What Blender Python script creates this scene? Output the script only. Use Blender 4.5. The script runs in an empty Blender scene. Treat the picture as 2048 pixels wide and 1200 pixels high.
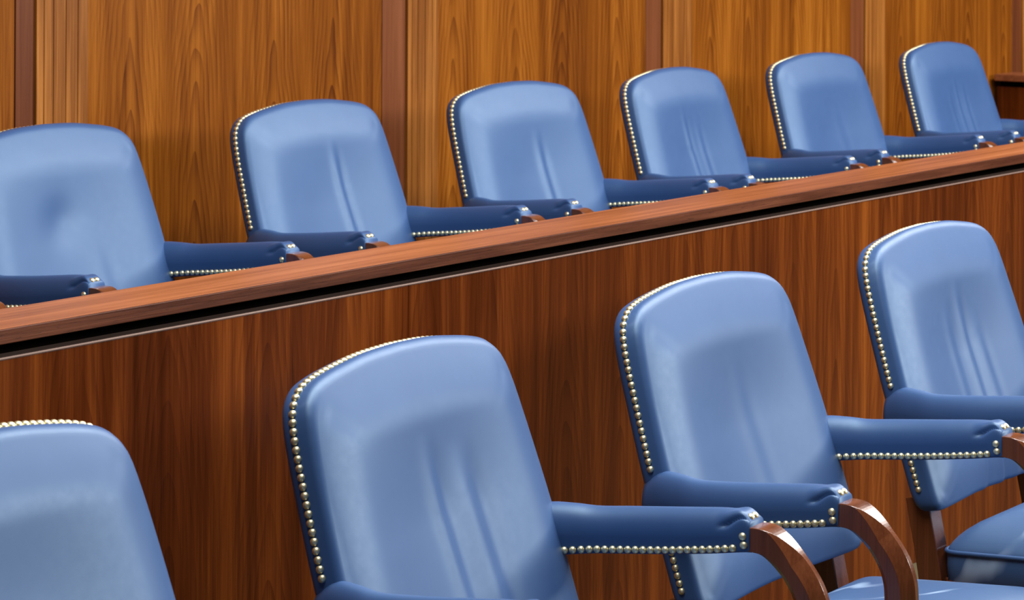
import bpy, bmesh, math, random
from mathutils import Vector, Matrix

C = bpy.context.scene.collection
R = math.radians
W, H_PX = 2048, 1200

# ------------------------------------------------------------------ measured set-up
F_PX = 5762.7
PSI = 0.60538           # angle between the view and the rows of chairs
CY = -234.19            # height of the level line in the frame
PITCH, ROLL = -0.00248, 0.00431
EYE = 1.55              # camera height above the front floor
HP = 0.657              # height of the arm / back joint above the chair's floor
VC = 0.2873             # half the chair's width at that joint
ZR = EYE - 0.7483 - HP  # platform of the rear row
D = 0.82359
OM = 0.03393
FRONT = [(2.13026 - .034, 2.35042 - .01, 0.0), (2.95384 - .0363, 2.35042 - .0345, .0551),
         (3.77743 - .0141, 2.35042 - .0054, .0130), (4.60101 + .0504, 2.35042 + .04, -.0104)]
REAR = [(4.02554 - D - .060, 4.07939, 0.0), (4.02554 - .0048, 4.07939 - .01, .01), (4.84913 + .0295, 4.07939 - .0037, .0049),
        (5.67271 + .0275, 4.07939 + .0038, -.0463), (6.4963 - .0462, 4.07939 - .0268, .0232),
        (7.31988 + .0024, 4.07939 + .0297, -.0405), (8.14347 - .0085, 4.07939 + .0069, -.0067)]
WALL_Y = 4.5
RAIL_Y, RAIL_Z, RAIL_W, RAIL_T = 3.0134, EYE - .6465, .15, .0222
PANEL_TOP = EYE - .6897
END_X = 9.52

# ------------------------------------------------------------------ materials
def new_mat(name):
    m = bpy.data.materials.new(name); m.use_nodes = True
    nt = m.node_tree
    for n in list(nt.nodes): nt.nodes.remove(n)
    out = nt.nodes.new('ShaderNodeOutputMaterial'); b = nt.nodes.new('ShaderNodeBsdfPrincipled')
    nt.links.new(b.outputs[0], out.inputs[0])
    return m, nt, b

class G:
    """small node-graph helper"""
    def __init__(s, nt): s.nt = nt
    def n(s, t, **kw):
        x = s.nt.nodes.new(t)
        for k, v in kw.items(): setattr(x, k, v)
        return x
    def put(s, sock, v):
        if isinstance(v, bpy.types.NodeSocket): s.nt.links.new(v, sock)
        else: sock.default_value = v
    def math(s, op, a, b=0.0, c=0.0):
        x = s.n('ShaderNodeMath', operation=op)
        for i, v in enumerate((a, b, c)): s.put(x.inputs[i], v)
        return x.outputs[0]
    def noise(s, vec, scale, detail=3., rough=.5, dist=0.):
        x = s.n('ShaderNodeTexNoise'); s.put(x.inputs['Vector'], vec)
        x.inputs['Scale'].default_value = scale; x.inputs['Detail'].default_value = detail
        x.inputs['Roughness'].default_value = rough; x.inputs['Distortion'].default_value = dist
        return x.outputs['Fac']
    def mapping(s, vec, scale, loc=(0, 0, 0)):
        x = s.n('ShaderNodeMapping'); s.put(x.inputs['Vector'], vec)
        x.inputs['Scale'].default_value = scale; s.put(x.inputs['Location'], loc)
        return x.outputs[0]
    def ramp(s, fac, stops):
        x = s.n('ShaderNodeValToRGB'); s.put(x.inputs[0], fac)
        e = x.color_ramp.elements
        while len(e) < len(stops): e.new(.5)
        for k, (p, col) in zip(e, stops): k.position = p; k.color = (*col, 1)
        return x.outputs[0]
    def mix(s, fac, a, b, blend='MIX'):
        x = s.n('ShaderNodeMix', data_type='RGBA', blend_type=blend)
        s.put(x.inputs[0], fac)
        s.put(x.inputs[6], a if not isinstance(a, tuple) else (*a, 1)); s.put(x.inputs[7], b if not isinstance(b, tuple) else (*b, 1))
        return x.outputs[2]
    def bump(s, h, strength, dist):
        x = s.n('ShaderNodeBump'); s.put(x.inputs['Height'], h)
        x.inputs['Strength'].default_value = strength; x.inputs['Distance'].default_value = dist
        return x.outputs[0]
    def maprange(s, v, a, b, c, d):
        x = s.n('ShaderNodeMapRange'); s.put(x.inputs[0], v)
        for i, q in enumerate((a, b, c, d)): x.inputs[i + 1].default_value = q
        return x.outputs[0]

def leather(name, col, col2, scuff=0.0):
    m, nt, b = new_mat(name); g = G(nt)
    tc = g.n('ShaderNodeTexCoord'); v = tc.outputs['Object']
    big = g.noise(v, 6., 3., .55)
    c = g.mix(g.maprange(big, .3, .7, 0, 1), col, col2)
    fine = g.noise(v, 520., 2., .6)
    mid = g.noise(v, 60., 3., .6)
    if scuff:
        w = g.n('ShaderNodeTexWave', wave_type='BANDS', bands_direction='DIAGONAL', wave_profile='SIN')
        g.put(w.inputs['Vector'], g.mapping(v, (6, 9, 4))); w.inputs['Scale'].default_value = .55
        w.inputs['Distortion'].default_value = 9.; w.inputs['Detail'].default_value = 3.; w.inputs['Detail Scale'].default_value = .8
        line = g.maprange(w.outputs['Fac'], .94, 1.0, 0, 1)
        msk = g.maprange(g.noise(v, 7., 2.), .45, .65, 0, 1)
        c = g.mix(g.math('MULTIPLY', g.math('MULTIPLY', line, msk), scuff), c, (.40, .54, .74))
    g.put(b.inputs['Base Color'], c)
    g.put(b.inputs['Roughness'], g.maprange(mid, .3, .7, .46, .49))
    b.inputs['Specular IOR Level'].default_value = .85
    b.inputs['Specular Tint'].default_value = (.60, .83, 1., 1)
    hgt = g.math('ADD', g.math('MULTIPLY', fine, .25), g.math('MULTIPLY', mid, .16))
    g.put(b.inputs['Normal'], g.bump(hgt, .11, .0012))
    return m

def wood(name, axis, tones, figure=0.0, leaf=.30, rough=.3, coat=.35, grain=1.0, seed=0., pores=.25, bumpy=.05, spec=.2):
    """axis: direction of the grain (0 X, 1 Y, 2 Z); figure: strength of the cathedral rings"""
    m, nt, b = new_mat(name); g = G(nt)
    tc = g.n('ShaderNodeTexCoord'); v = tc.outputs['Object']
    st = [1., 1., 1.]; st[axis] = .035
    lo = g.mapping(v, tuple(st), (seed, seed * 1.7, seed * .6))
    streak = g.noise(lo, 34. * grain, 4., .6, .25)
    st2 = [1., 1., 1.]; st2[axis] = .012
    fin = g.noise(g.mapping(v, tuple(st2), (seed * 2, seed, seed)), 240. * grain, 3., .6)
    st3 = [1., 1., 1.]; st3[axis] = .25
    cloud = g.noise(g.mapping(v, tuple(st3), (seed, 0, seed)), 3.2, 2., .5)
    fac = g.math('ADD', g.math('MULTIPLY', streak, .62), g.math('MULTIPLY', fin, .30))
    fac = g.math('ADD', fac, g.math('MULTIPLY', g.math('SUBTRACT', cloud, .5), .42))
    if figure:
        sep = g.n('ShaderNodeSeparateXYZ'); g.put(sep.inputs[0], v)
        wob = g.math('MULTIPLY', g.math('SUBTRACT', g.noise(g.mapping(v, (2.2, 1, .9), (seed, 0, 0)), 2.4, 3., .5), .5), .34)
        x = g.math('PINGPONG', g.math('ADD', sep.outputs['X'], seed), leaf * .5)
        xx = g.math('SUBTRACT', x, leaf * .22)
        r = g.math('SQRT', g.math('ADD', g.math('MULTIPLY', g.math('MULTIPLY', xx, xx), 26.), .012))
        t = g.math('ADD', g.math('ADD', r, g.math('MULTIPLY', sep.outputs['Z'], .62)), wob)
        ring = g.math('FRACT', g.math('MULTIPLY', t, 13.))
        ring = g.math('POWER', ring, 2.2)
        inmid = g.maprange(g.math('ABSOLUTE', xx), .05, .13, 1, .15)
        brk = g.maprange(g.noise(g.mapping(v, (6, 6, 1.2), (seed, 1, 0)), 3.5, 3.), .35, .65, .25, 1)
        fac = g.math('SUBTRACT', fac, g.math('MULTIPLY', g.math('MULTIPLY', g.math('MULTIPLY', ring, inmid), brk), figure))
        leafid = g.math('FLOOR', g.math('DIVIDE', g.math('ADD', sep.outputs['X'], seed), leaf * .5))
        wn = g.n('ShaderNodeTexWhiteNoise', noise_dimensions='1D'); g.put(wn.inputs['W'], leafid)
        fac = g.math('ADD', fac, g.math('MULTIPLY', g.math('SUBTRACT', wn.outputs['Value'], .5), .05))
    col = g.ramp(fac, list(zip((.22, .42, .56, .74), tones)))
    if pores:
        st4 = [1., 1., 1.]; st4[axis] = .06
        p = g.noise(g.mapping(v, tuple(st4), (0, seed, 3)), 620., 2., .7)
        pm = g.maprange(p, .60, .72, 0, pores)
        col = g.mix(pm, col, tuple(c * .35 for c in tones[0]))
    g.put(b.inputs['Base Color'], col)
    g.put(b.inputs['Roughness'], g.maprange(streak, .3, .7, rough - .04, rough + .06))
    b.inputs['Coat Weight'].default_value = coat; b.inputs['Coat Roughness'].default_value = .18
    b.inputs['Specular IOR Level'].default_value = spec
    g.put(b.inputs['Normal'], g.bump(g.math('ADD', streak, fin), bumpy, .001))
    return m

BLUE = leather('blue_leather', (.025, .066, .188), (.031, .077, .210))
BLUE_SEAT = leather('blue_leather_seat', (.028, .071, .184), (.038, .086, .21), .6)
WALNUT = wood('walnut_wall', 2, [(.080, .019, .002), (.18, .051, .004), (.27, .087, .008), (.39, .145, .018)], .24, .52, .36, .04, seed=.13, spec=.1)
PILASTER = wood('walnut_strip', 2, [(.095, .026, .005), (.20, .066, .011), (.33, .122, .022), (.48, .20, .045)], 0, .3, .36, .06, 1.3, seed=4.1)
RECESS = wood('walnut_recess', 2, [(.07, .018, .006), (.12, .033, .010), (.155, .046, .014), (.21, .07, .022)], 0, .3, .4, .05, .8, seed=7.7)
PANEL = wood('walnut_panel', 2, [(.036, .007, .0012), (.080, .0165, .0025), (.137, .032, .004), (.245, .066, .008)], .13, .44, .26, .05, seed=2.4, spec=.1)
RAIL = wood('mahogany_rail', 0, [(.125, .036, .015), (.235, .074, .029), (.335, .113, .045), (.45, .175, .077)], 0, .3, .34, .3, 1.3, seed=1.1, pores=.45, bumpy=.12)
RAILEDGE_SHADED = wood('mahogany_edge_shaded', 0, [(.034, .008, .0035), (.070, .018, .007), (.110, .031, .012), (.19, .065, .03)], 0, .3, .4, .2, 2.2, seed=5.1, pores=.7, bumpy=.25)  # coarse-pored edge wood, tones also darkened for shade on the front face
LIP_SHEEN = wood('edge_sheen', 0, [(.20, .13, .105), (.26, .175, .145), (.30, .21, .175), (.36, .26, .22)], 0, .3, .3, .5, 1., seed=.7)  # pale tones paint in the light reflected by the lacquered edge
CHAIRWOOD = wood('chair_wood', 2, [(.06, .016, .006), (.11, .031, .011), (.15, .044, .016), (.21, .066, .026)], 0, .3, .22, .7, 1.4, seed=3.3, pores=.15, spec=.4)

def plain(name, col, rough, metal=0., bump=0., scale=400.):
    m, nt, b = new_mat(name); g = G(nt)
    tc = g.n('ShaderNodeTexCoord')
    nz = g.noise(tc.outputs['Object'], scale, 3., .6)
    g.put(b.inputs['Base Color'], g.mix(g.maprange(nz, .3, .7, 0, 1), tuple(c * .88 for c in col), tuple(min(1, c * 1.1) for c in col)))
    b.inputs['Roughness'].default_value = rough; b.inputs['Metallic'].default_value = metal
    if bump: g.put(b.inputs['Normal'], g.bump(nz, bump, .002))
    return m
BRASS = plain('antique_brass', (.90, .83, .54), .46, 1., .0, 200.)
CARPET = plain('tan_carpet', (.060, .042, .011), .95, 0., .6, 500.)
DARK = plain('dark_groove', (.004, .0025, .002), .9)
[n for n in DARK.node_tree.nodes if n.type == 'BSDF_PRINCIPLED'][0].inputs['Specular IOR Level'].default_value = .02

# ------------------------------------------------------------------ mesh helpers
def link(name, bm, mat, parent=None, smooth=True, bevel=0., auto=None):
    me = bpy.data.meshes.new(name)
    bmesh.ops.recalc_face_normals(bm, faces=bm.faces)
    bm.to_mesh(me); bm.free()
    if smooth:
        for p in me.polygons: p.use_smooth = True
    me.materials.append(mat)
    o = bpy.data.objects.new(name, me); C.objects.link(o)
    if parent is not None: o.parent = parent
    if bevel:
        b = o.modifiers.new('bevel', 'BEVEL'); b.width = bevel; b.segments = 2; b.limit_method = 'ANGLE'; b.angle_limit = R(40)
    return o

def box(bm, x0, x1, y0, y1, z0, z1):
    vs = [bm.verts.new((x, y, z)) for x in (x0, x1) for y in (y0, y1) for z in (z0, z1)]
    for f in ((0, 1, 3, 2), (4, 6, 7, 5), (0, 4, 5, 1), (2, 3, 7, 6), (0, 2, 6, 4), (1, 5, 7, 3)):
        bm.faces.new([vs[i] for i in f])

def loft(bm, rings, cap=True):
    R_ = [[bm.verts.new(p) for p in r] for r in rings]
    n = len(R_[0])
    for a, b in zip(R_, R_[1:]):
        for i in range(n):
            bm.faces.new((a[i], a[(i + 1) % n], b[(i + 1) % n], b[i]))
    if cap:
        bm.faces.new(R_[0][::-1]); bm.faces.new(R_[-1])
    return R_

def interp(xs, ys, x):
    if x <= xs[0]: return ys[0]
    for i in range(len(xs) - 1):
        if x <= xs[i + 1]:
            t = (x - xs[i]) / (xs[i + 1] - xs[i]); return ys[i] + (ys[i + 1] - ys[i]) * t
    return ys[-1]

def catmull(pts, n):
    """smooth curve through pts (tuples), n samples per span"""
    out = []
    P = [tuple(2 * a - b for a, b in zip(pts[0], pts[1]))] + list(pts) + [tuple(2 * a - b for a, b in zip(pts[-1], pts[-2]))]
    for i in range(1, len(P) - 2):
        for k in range(n):
            t = k / n
            out.append(tuple(.5 * (2 * p1 + (p2 - p0) * t + (2 * p0 - 5 * p1 + 4 * p2 - p3) * t * t + (3 * p1 - p0 - 3 * p2 + p3) * t ** 3)
                             for p0, p1, p2, p3 in zip(P[i - 1], P[i], P[i + 1], P[i + 2])))
    out.append(tuple(pts[-1]))
    return out

def nail(bm, pos, nrm, r=.0057, h=.0042):
    nrm = Vector(nrm).normalized(); pos = Vector(pos)
    t = nrm.orthogonal().normalized(); b = nrm.cross(t)
    prev = None
    for a in (-12, 18, 45, 70):
        q = [bm.verts.new(pos + (t * math.cos(k * math.pi / 5) + b * math.sin(k * math.pi / 5)) * (r * math.cos(R(a))) + nrm * (h * math.sin(R(a)))) for k in range(10)]
        if prev:
            for k in range(10): bm.faces.new((prev[k], prev[(k + 1) % 10], q[(k + 1) % 10], q[k]))
        prev = q
    top = bm.verts.new(pos + nrm * h)
    for k in range(10): bm.faces.new((prev[k], prev[(k + 1) % 10], top))

# ------------------------------------------------------------------ chair shapes.  chair frame: v across, u forward, w above the arm joint
REC = .0639 / .2005     # the back reclines
def P(u, v, w): return (v, -u, w + HP)

half = [(0, -.2165), (.10, -.2165), (.20, -.2165), (.262, -.2165), (.279, -.211), (.2855, -.196), (.2865, -.17), (.286, -.10), (.284, 0), (.277, .09), (.271, .150), (.2635, .190), (.251, .215), (.226, .233), (.19, .2425), (.14, .2495), (.08, .2555), (0, .2580)]
hc = catmull(half, 14)
OUT = hc + [(-a, b) for a, b in hc[-2:0:-1]]            # closed outline, anticlockwise from bottom middle
def resample(pts, n):
    L = [0.]
    Q = pts + [pts[0]]
    for a, b in zip(Q, Q[1:]): L.append(L[-1] + math.dist(a, b))
    out, j = [], 0
    for k in range(n):
        s = L[-1] * k / n
        while L[j + 1] < s: j += 1
        t = (s - L[j]) / (L[j + 1] - L[j]); out.append((Q[j][0] + (Q[j + 1][0] - Q[j][0]) * t, Q[j][1] + (Q[j + 1][1] - Q[j][1]) * t))
    return out
def sstep(a, b, x):
    t = max(0., min(1., (x - a) / (b - a))); return t * t * (3 - 2 * t)

NG = 46                      # grid half-size
def outline_table():
    # four corner anchors on the outline -> square grid boundary
    ring = resample(OUT, 8 * NG)
    return ring
RING = outline_table()
COARSE = resample(OUT, 120)
def edge_dist(v, w):
    best = 9.
    for i in range(120):
        a = COARSE[i]; b = COARSE[(i + 1) % 120]
        dx, dy = b[0] - a[0], b[1] - a[1]
        t = max(0., min(1., ((v - a[0]) * dx + (w - a[1]) * dy) / (dx * dx + dy * dy)))
        q = (v - a[0] - t * dx) ** 2 + (w - a[1] - t * dy) ** 2
        if q < best: best = q
    return math.sqrt(best)
CEN = (0., .02)
# the square ring of grid vertices, in order, paired with the outline; start at bottom middle going +v
GRID = {}
def build_grid():
    # corner indices on RING nearest to chosen outline corners
    def near(p): return min(range(len(RING)), key=lambda i: math.dist(RING[i], p))
    br, tr, tl, bl = near((.280, -.210)), near((.248, .217)), near((-.248, .217)), near((-.280, -.210))
    n = len(RING); N = 2 * NG
    def seg(i0, i1, k):
        s = i0 + ((i1 - i0) % n) * k / N
        j = int(math.floor(s)) % n; t = s - math.floor(s)
        a, b = RING[j], RING[(j + 1) % n]
        return (a[0] + (b[0] - a[0]) * t, a[1] + (b[1] - a[1]) * t)
    bot = [seg(bl, br, k) for k in range(N + 1)]; top = [seg(tr, tl, k) for k in range(N + 1)][::-1]
    rig = [seg(br, tr, k) for k in range(N + 1)]; lef = [seg(tl, bl, k) for k in range(N + 1)][::-1]
    def easek(k):    # crowd the rings towards the edge, where the padding turns
        return 1 - (1 - k) ** 1.5 if False else k
    for i in range(N + 1):
        for j in range(N + 1):
            s, t = (i - NG) / NG, (j - NG) / NG
            k = max(abs(s), abs(t))
            if k < 1e-9: GRID[i, j] = CEN; continue
            a, b = s / k, t / k
            if abs(a) >= abs(b): o = (rig if a > 0 else lef)
            else: o = (top if b > 0 else bot)
            f = ((b if abs(a) >= abs(b) else a) + 1) * .5 * N
            q = min(int(f), N - 1); fr = f - q
            O = (o[q][0] + (o[q + 1][0] - o[q][0]) * fr, o[q][1] + (o[q + 1][1] - o[q][1]) * fr)
            kk = math.sin(k * math.pi / 2) ** .9 if k < 1 else 1.
            kk = .55 * k + .45 * kk
            GRID[i, j] = (CEN[0] + kk * (O[0] - CEN[0]), CEN[1] + kk * (O[1] - CEN[1]))
build_grid()
EDGE = {k: (0. if max(abs(k[0] - NG), abs(k[1] - NG)) == NG else edge_dist(*p)) for k, p in GRID.items()}

DISH = .023
ROLLF = {k: .020 * math.sin(min(1., d / .085) * math.pi / 2) for k, d in EDGE.items()}
for _ in range(14):             # even out the roll where the sides meet
    nw = {}
    for (i, j), r in ROLLF.items():
        if max(abs(i - NG), abs(j - NG)) >= NG - 6: nw[i, j] = r
        else: nw[i, j] = .5 * r + .125 * (ROLLF[i + 1, j] + ROLLF[i - 1, j] + ROLLF[i, j + 1] + ROLLF[i, j - 1])
    ROLLF = nw
def pad_height(key, v, w, d, folds):
    """how far the padded front stands off the nail line"""
    side = .024 * math.sqrt(max(0., 1 - (1 - min(1., d / .012)) ** 2))        # short upright wall
    roll = ROLLF[key]                                                         # broad soft roll
    a = max(0., 1 - (v / .262) ** 2)
    dish = DISH * a ** 1.6 * sstep(.27, .03, w) * sstep(-.32, -.20, w)       # hollow of the middle
    crown = .010 * a ** .8 * sstep(.26, .16, w)
    h = side + roll - dish + crown
    for (v0, slope, top, amp, wid) in folds:
        c = v0 + slope * (top - w)
        a = amp * sstep(top + .02, top - .09, w)
        x = (v - c) / wid
        h += a * (math.exp(-x * x) - .75 * math.exp(-((x - 1.55) ** 2) * 1.1))
    return h

def backrest_mesh(folds, dimple=None, swell=.0052):
    bm = bmesh.new(); N = 2 * NG; V = {}
    for (i, j), (v, w) in GRID.items():
        d = EDGE[i, j]
        h = pad_height((i, j), v, w, d, folds) + .001
        if dimple:
            dv, dw, amp, rad = dimple
            h -= amp * math.exp(-(((v - dv) / rad) ** 2 + ((w - dw) / (rad * .9)) ** 2))
        if d < .05:                     # the padding swells a little past the nail line
            g = math.sin(min(1., max(0., d / .05)) ** .30 * math.pi)
            k = .005 + swell * sstep(.17, .24, w)
            l = math.hypot(v * .5, max(0., w - .05) * 1.3) + 1e-6
            v += k * g * v * .5 / l; w += k * g * max(0., w - .05) * 1.3 / l
        V[i, j] = bm.verts.new(P(-REC * w + h, v, w))
    for i in range(N):
        for j in range(N):
            bm.faces.new((V[i, j], V[i + 1, j], V[i + 1, j + 1], V[i, j + 1]))
    per = [(i, 0) for i in range(N)] + [(N, j) for j in range(N)] + [(i, N) for i in range(N, 0, -1)] + [(0, j) for j in range(N, 0, -1)]
    prev = [V[k] for k in per]; n = len(per)
    for u, k in ((-.006, 1.004), (-.014, .998), (-.020, .985), (-.024, .965), (-.027, .6), (-.028, .2)):
        q = [bm.verts.new(P(-REC * (CEN[1] + k * (GRID[a][1] - CEN[1])) + u, k * GRID[a][0], CEN[1] + k * (GRID[a][1] - CEN[1]))) for a in per]
        for t in range(n): bm.faces.new((prev[t], prev[(t + 1) % n], q[(t + 1) % n], q[t]))
        prev = q
    bm.faces.new(prev)
    return bm

def back_nails(part):
    """0 the long run over the top, -1 / 1 the short runs below the arms"""
    bm = bmesh.new(); S = .0118
    pts = resample(OUT, 2400); n = len(pts)
    def run(i, step, stop):
        last = None
        while True:
            v, w = pts[i % n]; q = Vector(P(-REC * w, v, w))
            if last is None or (q - last).length >= S:
                last = q
                a, b = pts[(i - 3) % n], pts[(i + 3) % n]
                nv, nw = b[1] - a[1], a[0] - b[0]; l = math.hypot(nv, nw)
                n3 = Vector((nv / l, 0, nw / l))
                nail(bm, q + n3 * .0012, n3)
            i += step
            if stop(*pts[i % n]): break
    def start(sv, w0): return min(range(n), key=lambda i: (pts[i][0] * sv < 0) * 9 + abs(pts[i][1] - w0))
    if part == 0: run(start(-1, .003), -1, lambda v, w: v > 0 and w < .002)
    else: run(start(part, -.085), -part, lambda v, w: w < -.186)
    return bm

# arms: side = +1 is the chair's far arm, -1 the near one
AV = .309
A_U = [-.012, .002, .02, .058, .092, .14, .193, .25, .29, .315, .330, .3405]
A_T = [-.014, -.006, .002, .0025, .0005, .004, .0085, .0140, .0178, .0182, .0150, .0075]
A_B = [-.078, -.075, -.072, -.069, -.0655, -.0615, -.0565, -.0495, -.0440, -.0400, -.0378, -.0370]
A_H = [.024, .0255, .027, .027, .0265, .0265, .0265, .0265, .0265, .0262, .0255, .0248]
A_C = [.041, .036, .030, .019, .0095, .003, 0, 0, 0, 0, 0, 0]      # shift towards the back at the rear
def pad_section(u, side, n=80):
    T = interp_s(A_U, A_T, u); B = interp_s(A_U, A_B, u); hw = interp_s(A_U, A_H, u); cs = interp_s(A_U, A_C, u)
    cv = AV - cs
    out = []
    hr = min(.026, (T - B) * .5)
    prof = []                 # (across -1..1 , height) once round, starting at the bottom inner corner
    for k in range(n):
        a = 2 * math.pi * k / n
        c, s_ = math.cos(a), math.sin(a)
        e = (.92 - .60 * sstep(.305, .335, u)) if s_ > 0 else .22
        x = math.copysign(abs(c) ** e, c); y = math.copysign(abs(s_) ** (.96 - .46 * sstep(.305, .335, u) if s_ > 0 else .25), s_)
        mid = B + (T - B) * .40
        z = mid + (T - mid) * y if s_ > 0 else mid + (mid - B) * y
        wdt = hw * (1 if s_ > 0 else (1 - .10 * (-y)))
        prof.append((x * wdt, z, a))
    for x, z, a in prof:
        uu = u
        for s0 in (1, -1):          # the pleat at each top corner of the front end
            if u > .285:
                a0 = R(90) - s0 * R(interp([.285, .305, .335, .35], [70, 62, 28, 24], u))
                da = math.atan2(math.sin(a - a0), math.cos(a - a0))
                amp = sstep(.285, .31, u)
                dep = .0062 * amp * (1 - sstep(.326, .339, u)) * math.exp(-(da / .10) ** 2) - .0034 * amp * math.exp(-((da - s0 * .42) / .24) ** 2) * (1 - sstep(.322, .338, u))
                x -= math.cos(a) * dep; z -= math.sin(a) * dep
        out.append(P(uu, side * (cv + x), z))
    return out
def interp_s(xs, ys, x):
    # monotone-ish smooth interpolation
    if x <= xs[0]: return ys[0]
    if x >= xs[-1]: return ys[-1]
    for i in range(len(xs) - 1):
        if x <= xs[i + 1]: break
    def sl(k):
        if k <= 0: return (ys[1] - ys[0]) / (xs[1] - xs[0])
        if k >= len(xs) - 1: return (ys[-1] - ys[-2]) / (xs[-1] - xs[-2])
        return (ys[k + 1] - ys[k - 1]) / (xs[k + 1] - xs[k - 1])
    h = xs[i + 1] - xs[i]; t = (x - xs[i]) / h
    return ((2 * t ** 3 - 3 * t * t + 1) * ys[i] + (t ** 3 - 2 * t * t + t) * h * sl(i) + (-2 * t ** 3 + 3 * t * t) * ys[i + 1] + (t ** 3 - t * t) * h * sl(i + 1))
def pad_mesh(side):
    bm = bmesh.new()
    us = []
    u = A_U[0]
    while u < A_U[-1]:
        us.append(u); u += .009 if u < .27 else .0035
    us.append(A_U[-1])
    rings = [pad_section(u, side) for u in us]
    first = [tuple(Vector(p) + (Vector(P(-.013, side * .270, -.043)) - Vector(p)) * .35) for p in rings[0]]
    loft(bm, [first] + rings)
    return bm
def pad_nails(side, face):
    bm = bmesh.new()
    if face:
        u = .315
        while u > .05:
            hw = interp_s(A_U, A_H, u); cs = interp_s(A_U, A_C, u)
            w = interp_s(A_U, A_B, u) + .0078
            nail(bm, P(u, side * (AV - cs) + face * (hw * .955), w), (face, 0, 0.0))
            u -= .01176
        for du, w in ((.332, -.0258), (.3305, -.0138)):
            nail(bm, P(du, side * AV + face * .0248, w), (face, 0, .15), .0060)
    else:
        for dv in (-.0075, .0055):
            nail(bm, P(.3355, side * AV + dv, .0112), (0, -.5, .85), .0058)
    return bm
ARM_C = [(.300, -.0190), (.341, -.0180), (.366, -.0225), (.394, -.0445), (.4165, -.0730), (.4285, -.100), (.4325, -.130), (.431, -.18), (.424, -.235), (.414, -.30), (.410, -.345)]
ARM_T = [.026, .034, .0355, .040, .043, .045, .0455, .045, .043, .041, .040]
def wood_arm(side):
    bm = bmesh.new()
    pts = catmull([(u, w, t) for (u, w), t in zip(ARM_C, ARM_T)], 8)
    rings = []; s = 0.
    for k, (u, w, t) in enumerate(pts):
        a = pts[max(0, k - 1)]; b = pts[min(len(pts) - 1, k + 1)]
        tu, tw = b[0] - a[0], b[1] - a[1]; l = math.hypot(tu, tw); tu /= l; tw /= l
        nu, nw = -tw, tu                       # outward (up / forward)
        if nw < 0 and nu < 0: nu, nw = -nu, -nw
        if k: s += math.dist(pts[k][:2], pts[k - 1][:2])
        hv = .0225; ht = t * .5
        c = .0010 + .0160 * max(0., min(1., (s - .062) / .05)) ** .8 * (1 - sstep(.36, .40, s))
        ring = []
        for (x, y) in ((hv, -ht + c * .5), (hv, ht - c * .95), (hv - c, ht), (-hv + c, ht), (-hv, ht - c * .95), (-hv, -ht + c * .5), (-hv + c * .5, -ht), (hv - c * .5, -ht)):
            ring.append(P(u + nu * y, side * AV + x, w + nw * y))
        rings.append(ring)
    loft(bm, rings)
    return bm
def leg_rear(side):
    bm = bmesh.new()
    pts = catmull([(.040, -.195), (.0475, -.235), (.060, -.30), (.069, -.38), (.056, -.48), (.026, -.58), (-.02, -HP)], 6)
    rings = []
    for k, (u, w) in enumerate(pts):
        f = k / (len(pts) - 1)
        t = .0225 if f < .5 else .0225 - .006 * (f - .5) * 2
        a = pts[max(0, k - 1)]; b = pts[min(len(pts) - 1, k + 1)]
        tu, tw = b[0] - a[0], b[1] - a[1]; l = math.hypot(tu, tw); nu, nw = -tw / l, tu / l
        if k == len(pts) - 1: nu, nw = 1, 0
        hv = .0215
        rings.append([P(u + nu * y, side * .2400 + x, w + nw * y) for x, y in ((hv, -t), (hv, t), (-hv, t), (-hv, -t))])
    loft(bm, rings)
    return bm
def leg_front(side):
    bm = bmesh.new()
    rings = []
    for w, u, t in ((-.346, .410, .020), (-.45, .408, .0195), (-.56, .412, .0175), (-HP, .420, .015)):
        rings.append([P(u + y, side * (AV - .002) + x, w) for x, y in ((t, -t), (t, t), (-t, t), (-t, -t))])
    loft(bm, rings)
    return bm
def seat_outline(k=1.):
    """rounded seat plan, list of (u, v)"""
    pts = []
    r = .035
    cor = [(.088, -.258), (.088, .258), (.492, .272), (.492, -.272)]
    cen = (.29, 0)
    for i in range(4):
        p0, p, p1 = cor[i - 1], cor[i], cor[(i + 1) % 4]
        d0 = ((p0[0] - p[0]), (p0[1] - p[1])); d1 = ((p1[0] - p[0]), (p1[1] - p[1]))
        l0, l1 = math.hypot(*d0), math.hypot(*d1)
        a = (p[0] + d0[0] / l0 * r, p[1] + d0[1] / l0 * r); b = (p[0] + d1[0] / l1 * r, p[1] + d1[1] / l1 * r)
        for q in range(7):
            t = q / 6
            pts.append(tuple((1 - t) ** 2 * a[j] + 2 * t * (1 - t) * p[j] + t * t * b[j] for j in (0, 1)))
        nx = (p1[0] - d1[0] / l1 * (-r) * 0 + (p[0] - p1[0]) / l1 * r, p1[1] + (p[1] - p1[1]) / l1 * r)
        for q in range(1, 12):
            t = q / 12; pts.append((b[0] + (nx[0] - b[0]) * t, b[1] + (nx[1] - b[1]) * t))
    return [(cen[0] + (u - cen[0]) * k, cen[1] + (v - cen[1]) * k) for u, v in pts]
SEAT_TILT = .055
def seat_w(u): return -.288 + SEAT_TILT * (u - .09)
def seat_mesh():
    bm = bmesh.new(); rings = []
    for k, dz in ((.97, -.060), (.995, -.052), (1.0, -.025), (1.0, 0.0)):
        rings.append([P(u, v, seat_w(u) + dz) for u, v in seat_outline(k)])
    for k in (.985, .965, .93, .88, .80, .70, .58, .45, .30, .15, .05):
        dz = .050 * (1 - ((k - .0) ** 5)) ** .75 + .016 * (1 - k * k)
        rings.append([P(u, v, seat_w(u) + dz) for u, v in seat_outline(k)])
    loft(bm, rings); return bm
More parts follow.
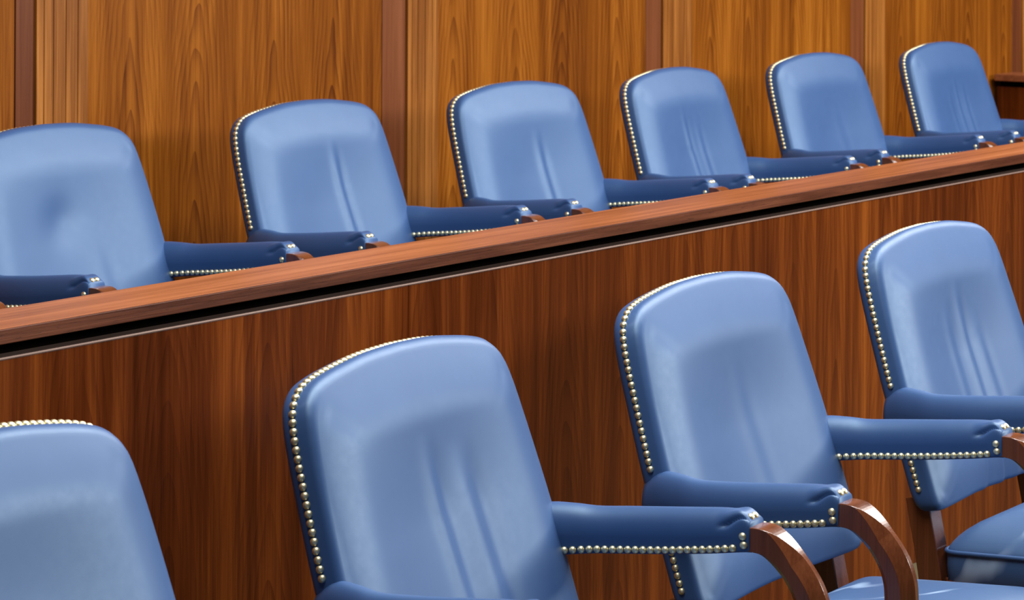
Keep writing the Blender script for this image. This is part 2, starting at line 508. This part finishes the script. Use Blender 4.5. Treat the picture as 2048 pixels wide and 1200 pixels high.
def piping_mesh():
    bm = bmesh.new(); pts = seat_outline(1.004); n = len(pts); r = .0042
    rings = []
    for i, (u, v) in enumerate(pts):
        a, b = pts[i - 1], pts[(i + 1) % n]
        tu, tv = b[0] - a[0], b[1] - a[1]; l = math.hypot(tu, tv); nu, nv = tv / l, -tu / l
        rings.append([bm.verts.new(P(u + nu * r * math.cos(q), v + nv * r * math.cos(q), seat_w(u) + r * math.sin(q))) for q in [k * math.pi / 4 for k in range(8)]])
    for i in range(n):
        a, b = rings[i], rings[(i + 1) % n]
        for k in range(8): bm.faces.new((a[k], a[(k + 1) % 8], b[(k + 1) % 8], b[k]))
    return bm
def seat_rail_mesh():
    bm = bmesh.new()
    def bar(u0, u1, v0, v1): box(bm, v0, v1, -u1, -u0, HP - .400, HP - .338)
    bar(.46, .485, -.285, .285); bar(.07, .10, -.24, .24)
    bar(.10, .46, .245, .284); bar(.10, .46, -.284, -.245)
    bar(.10, .46, -.05, .05)
    return bm

# ------------------------------------------------------------------ build one chair, then copies
def empty(name, loc, rz):
    o = bpy.data.objects.new(name, None); C.objects.link(o); o.location = loc; o.rotation_euler = (0, 0, rz); o.empty_display_size = .1
    return o

def make_chair(folds, dimple):
    root = empty('armchair', (0, 0, 0), 0)
    b = link('backrest', backrest_mesh(folds, dimple, .0008), BLUE, root)
    for k in (0, -1, 1): link('nail_trim', back_nails(k), BRASS, b)
    for side in (-1, 1):
        a = link('armrest', wood_arm(side), CHAIRWOOD, root, smooth=False, bevel=.0012)
        link('arm_pad', pad_mesh(side), BLUE, a)
        for face in (-1, 1, 0): link('nail_trim', pad_nails(side, face), BRASS, a)
    s = link('seat_cushion', seat_mesh(), BLUE_SEAT, root)
    link('piping', piping_mesh(), BLUE, s)
    link('seat_rail', seat_rail_mesh(), CHAIRWOOD, root, smooth=False, bevel=.002)
    for side in (-1, 1):
        link('leg', leg_rear(side), CHAIRWOOD, root, smooth=False, bevel=.002)
        link('leg', leg_front(side), CHAIRWOOD, root, smooth=False, bevel=.002)
    return root

KIDS = {}
def children(o): return [c for c in C.objects if c.parent == o]
def copy_tree(o, parent=None):
    c = o.copy(); C.objects.link(c)
    if parent is not None: c.parent = parent
    for ch in children(o): copy_tree(ch, c)
    return c

# folds: (v at the top, drift per metre down, top height, size, width)
SPEC_F = [
    ([], None, 'blue armchair at the lower left corner, only the top of its smooth backrest showing'),
    ([(-.035, .10, .135, .0042, .016), (.045, .10, .115, .0050, .022)], None, 'largest blue front-row armchair in full view, two soft creases down its backrest'),
    ([(-.02, .12, .14, .0012, .02)], None, 'blue front-row armchair with a nearly smooth backrest and both curved wooden arms showing'),
    ([(-.01, .07, .15, .0045, .014), (-.07, .05, .12, .0024, .014), (.05, .1, .09, .0020, .014)], None, 'blue front-row armchair at the right edge, its piped seat and rear leg in view'),
]
SPEC_R = [
    ([], None, 'rear-row armchair cut off by the left edge, only its wooden arm tip showing'),
    ([(.05, .10, .03, .0018, .02)], (-.03, .07, .007, .05), 'blue rear-row armchair at the left edge with a round dimple in its backrest'),
    ([(.02, .10, .165, .0050, .013)], None, 'blue rear-row armchair with one long crease, second backrest from the left above the rail'),
    ([(.01, .08, .135, .0046, .014)], None, 'blue rear-row armchair with one central crease, third backrest from the left above the rail'),
    ([(-.05, .12, .15, .0044, .010), (.02, .10, .12, .0032, .012)], None, 'blue rear-row armchair with two narrow slanting creases in its backrest'),
    ([(0., .1, .12, .0010, .02)], None, 'blue rear-row armchair with a nearly smooth backrest, last but one above the rail'),
    ([(-.02, .1, .15, .0038, .010), (.035, .1, .13, .0030, .010), (-.075, .08, .12, .0025, .012)], None, 'smallest, farthest blue armchair at the right end of the rear row beside the end partition'),
]
proto = None
for row, specs, z, grp in ((FRONT, SPEC_F, 0., 'front row of blue leather armchairs'), (REAR, SPEC_R, ZR, 'rear row of blue leather armchairs')):
    for (x, y, da), (folds, dimple, label) in zip(row, specs):
        om = OM + da
        loc = (x + VC * math.cos(om), y + VC * math.sin(om), z)
        if proto is None:
            ch = proto = make_chair(folds, dimple)
        else:
            ch = copy_tree(proto)
            me = bpy.data.meshes.new('backrest'); bm = backrest_mesh(folds, dimple)
            bmesh.ops.recalc_face_normals(bm, faces=bm.faces); bm.to_mesh(me); bm.free()
            for p in me.polygons: p.use_smooth = True
            me.materials.append(BLUE)
            for c in children(ch):
                if c.name.startswith('backrest'): c.data = me
        ch.location = loc; ch.rotation_euler = (0, 0, om)
        ch['label'] = label; ch['category'] = 'chair'; ch['group'] = grp

# ------------------------------------------------------------------ setting
def struct(o): o['kind'] = 'structure'; return o
def panelmesh(fn, name, mat, parent=None, bevel=.0015):
    bm = bmesh.new(); fn(bm); return link(name, bm, mat, parent, smooth=False, bevel=bevel)

XL, XR = -2.0, 13.0
struct(panelmesh(lambda bm: box(bm, XL, XR, -5.0, RAIL_Y + .10, -.05, 0.), 'floor', CARPET, bevel=0))
struct(panelmesh(lambda bm: box(bm, XL, XR, RAIL_Y + .1005, WALL_Y, -.05, ZR), 'floor_platform', CARPET, bevel=0))

# the back wall: wide veneer panels with a dark joint, a recessed board and a raised strip between them
SEAM = [(4.583, 4.645, 4.667, 4.812), (5.912, 6.016, 6.042, 6.152), (7.191, 7.280, 7.311, 7.449), (8.466, 8.561, 8.590, 8.705), (9.713, 9.80, 9.83, 9.96)]
SEAM = [(SEAM[0][0] - 1.33 * 3 + 1.33 * k, SEAM[0][1] - 1.33 * 3 + 1.33 * k, SEAM[0][2] - 1.33 * 3 + 1.33 * k, SEAM[0][3] - 1.33 * 3 + 1.33 * k) for k in (0, 1, 2)] + SEAM + [(10.96, 11.05, 11.08, 11.2), (12.2, 12.29, 12.32, 12.44)]
HT = 3.3
def wallpanels(bm):
    x = XL
    for a, b, c, d in SEAM:
        if a > x: box(bm, x, a - .005, WALL_Y, WALL_Y + .04, ZR, HT)
        x = d
    box(bm, x, XR, WALL_Y, WALL_Y + .04, ZR, HT)
wall = struct(panelmesh(wallpanels, 'wall_back', WALNUT, bevel=0))
for k, (a, b, c, d) in enumerate(SEAM):
    r = struct(panelmesh(lambda bm: box(bm, a + .004, b, WALL_Y + .004, WALL_Y + .04, ZR, HT), 'trim_%d' % (2 * k + 1), RECESS))
    def strip(bm):
        dx = (d - b); pr = [(b, .0), (b, -.003)]
        for g in (.13, .31, .55, .78):
            pr += [(b + g * dx, -.003), (b + g * dx + .0008, -.0008), (b + g * dx + .0022, -.0008), (b + g * dx + .003, -.003)]
        pr += [(d - .002, -.003), (d, -.001), (d, .04), (b, .04)]
        loft(bm, [[(x, WALL_Y + y, z) for x, y in pr] for z in (ZR, HT)])
    struct(panelmesh(strip, 'trim_%d' % (2 * k + 2), PILASTER, bevel=0))
struct(panelmesh(lambda bm: box(bm, XL, XR, WALL_Y + .0401, WALL_Y + .12, -.05, HT), 'wall_base', DARK, bevel=0))

# the partition between the rows
part = empty('jury_box_partition', (0, 0, 0), 0)
part['label'] = 'long walnut partition with a flat top rail running between the two chair rows'
part['category'] = 'partition'; part['kind'] = 'thing'
PF = RAIL_Y + .008
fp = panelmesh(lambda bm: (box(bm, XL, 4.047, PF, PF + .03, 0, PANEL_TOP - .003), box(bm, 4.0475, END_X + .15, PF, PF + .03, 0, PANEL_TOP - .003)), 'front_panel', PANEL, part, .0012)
lip = panelmesh(lambda bm: box(bm, XL, END_X + .15, PF - .001, PF + .03, PANEL_TOP - .003, PANEL_TOP), 'panel_lip', LIP_SHEEN, fp, .0008)
lip['label'] = 'lacquered top edge of the panel, its sheen painted pale'
panelmesh(lambda bm: box(bm, XL, END_X + .10, PF + .085, PF + .13, 0, RAIL_Z - RAIL_T), 'core', DARK, part, 0)
tr = panelmesh(lambda bm: box(bm, XL, END_X + .12, RAIL_Y + .006, RAIL_Y + RAIL_W, RAIL_Z - RAIL_T, RAIL_Z), 'top_rail', RAIL, part, .0008)
panelmesh(lambda bm: box(bm, XL, END_X + .12, RAIL_Y, RAIL_Y + .006, RAIL_Z - RAIL_T, RAIL_Z - .0002), 'rail_edge', RAILEDGE_SHADED, tr, .0012)

endp = empty('end_partition', (END_X, WALL_Y, 0), 0)
endp['label'] = 'short walnut end partition at the far right, beyond the last rear-row chair'
endp['category'] = 'partition'; endp['kind'] = 'thing'
ez = EYE - .655
y0, y1 = RAIL_Y + RAIL_W - WALL_Y + .002, -.02
panelmesh(lambda bm: box(bm, .02, .05, y0, y1, ZR, ez - .046), 'side_panel', PANEL, endp, .0012)
panelmesh(lambda bm: box(bm, .05, .11, y0, y1, ZR, ez - .024), 'core', DARK, endp, 0)
panelmesh(lambda bm: box(bm, 0, .15, y0, y1, ez - .024, ez), 'top_rail', RAIL, endp, .0015)

# ------------------------------------------------------------------ light: rows of ceiling lamps over the well and the jury box
def area(name, loc, sx, sy, power, col, tgt):
    l = bpy.data.lights.new(name, 'AREA'); l.shape = 'RECTANGLE'; l.size = sx; l.size_y = sy; l.energy = power; l.color = col
    o = bpy.data.objects.new(name, l); C.objects.link(o); o.location = loc
    o.rotation_euler = (Vector(tgt) - Vector(loc)).to_track_quat('-Z', 'Y').to_euler()
    return o
WARM = (1., .98, .95)
area('ceiling_lamp_front', (6.6, 2.0, 3.3), 9.5, .9, 400, WARM, (6.6, 2.1, 0))
area('ceiling_lamp_court', (9.2, -4.2, 3.3), 6., .8, 560, WARM, (6.0, 2.0, .6))
w = bpy.data.worlds.new('room'); bpy.context.scene.world = w; w.use_nodes = True
bg = w.node_tree.nodes['Background']; bg.inputs[0].default_value = (.75, .85, 1., 1); bg.inputs[1].default_value = .015

# ------------------------------------------------------------------ camera
cam = bpy.data.cameras.new('camera'); co = bpy.data.objects.new('camera', cam); C.objects.link(co)
cam.sensor_fit = 'HORIZONTAL'; cam.sensor_width = 36.; cam.lens = F_PX / W * 36.
ppx = 1024 - (CY - 600) * math.sin(ROLL); ppy = 600 + (CY - 600) * math.cos(ROLL)
cam.shift_x = -(ppx - W / 2) / W; cam.shift_y = (ppy - H_PX / 2) / W
# level view direction in the room: the rows run along X, PSI to the right of the view
fw = Vector((math.cos(PSI), math.sin(PSI), 0)); rt = Vector((math.sin(PSI), -math.cos(PSI), 0)); up = Vector((0, 0, 1))
# pitch
f2 = fw * math.cos(PITCH) - up * math.sin(PITCH); u2 = fw * math.sin(PITCH) + up * math.cos(PITCH)
r3 = rt * math.cos(ROLL) + u2 * math.sin(ROLL); u3 = -rt * math.sin(ROLL) + u2 * math.cos(ROLL)
M = Matrix((r3, u3, -f2)).transposed().to_4x4(); M.translation = Vector((0, 0, EYE))
co.matrix_world = M
cam.dof.use_dof = True; cam.dof.focus_distance = 4.6; cam.dof.aperture_fstop = 16.
cam.clip_start = .05
bpy.context.scene.camera = co
vs = bpy.context.scene.view_settings
bpy.context.scene.display_settings.display_device = 'sRGB'
vs.view_transform = 'Standard'; vs.look = 'None'; vs.gamma = 1.; vs.exposure = .2; vs.use_curve_mapping = False
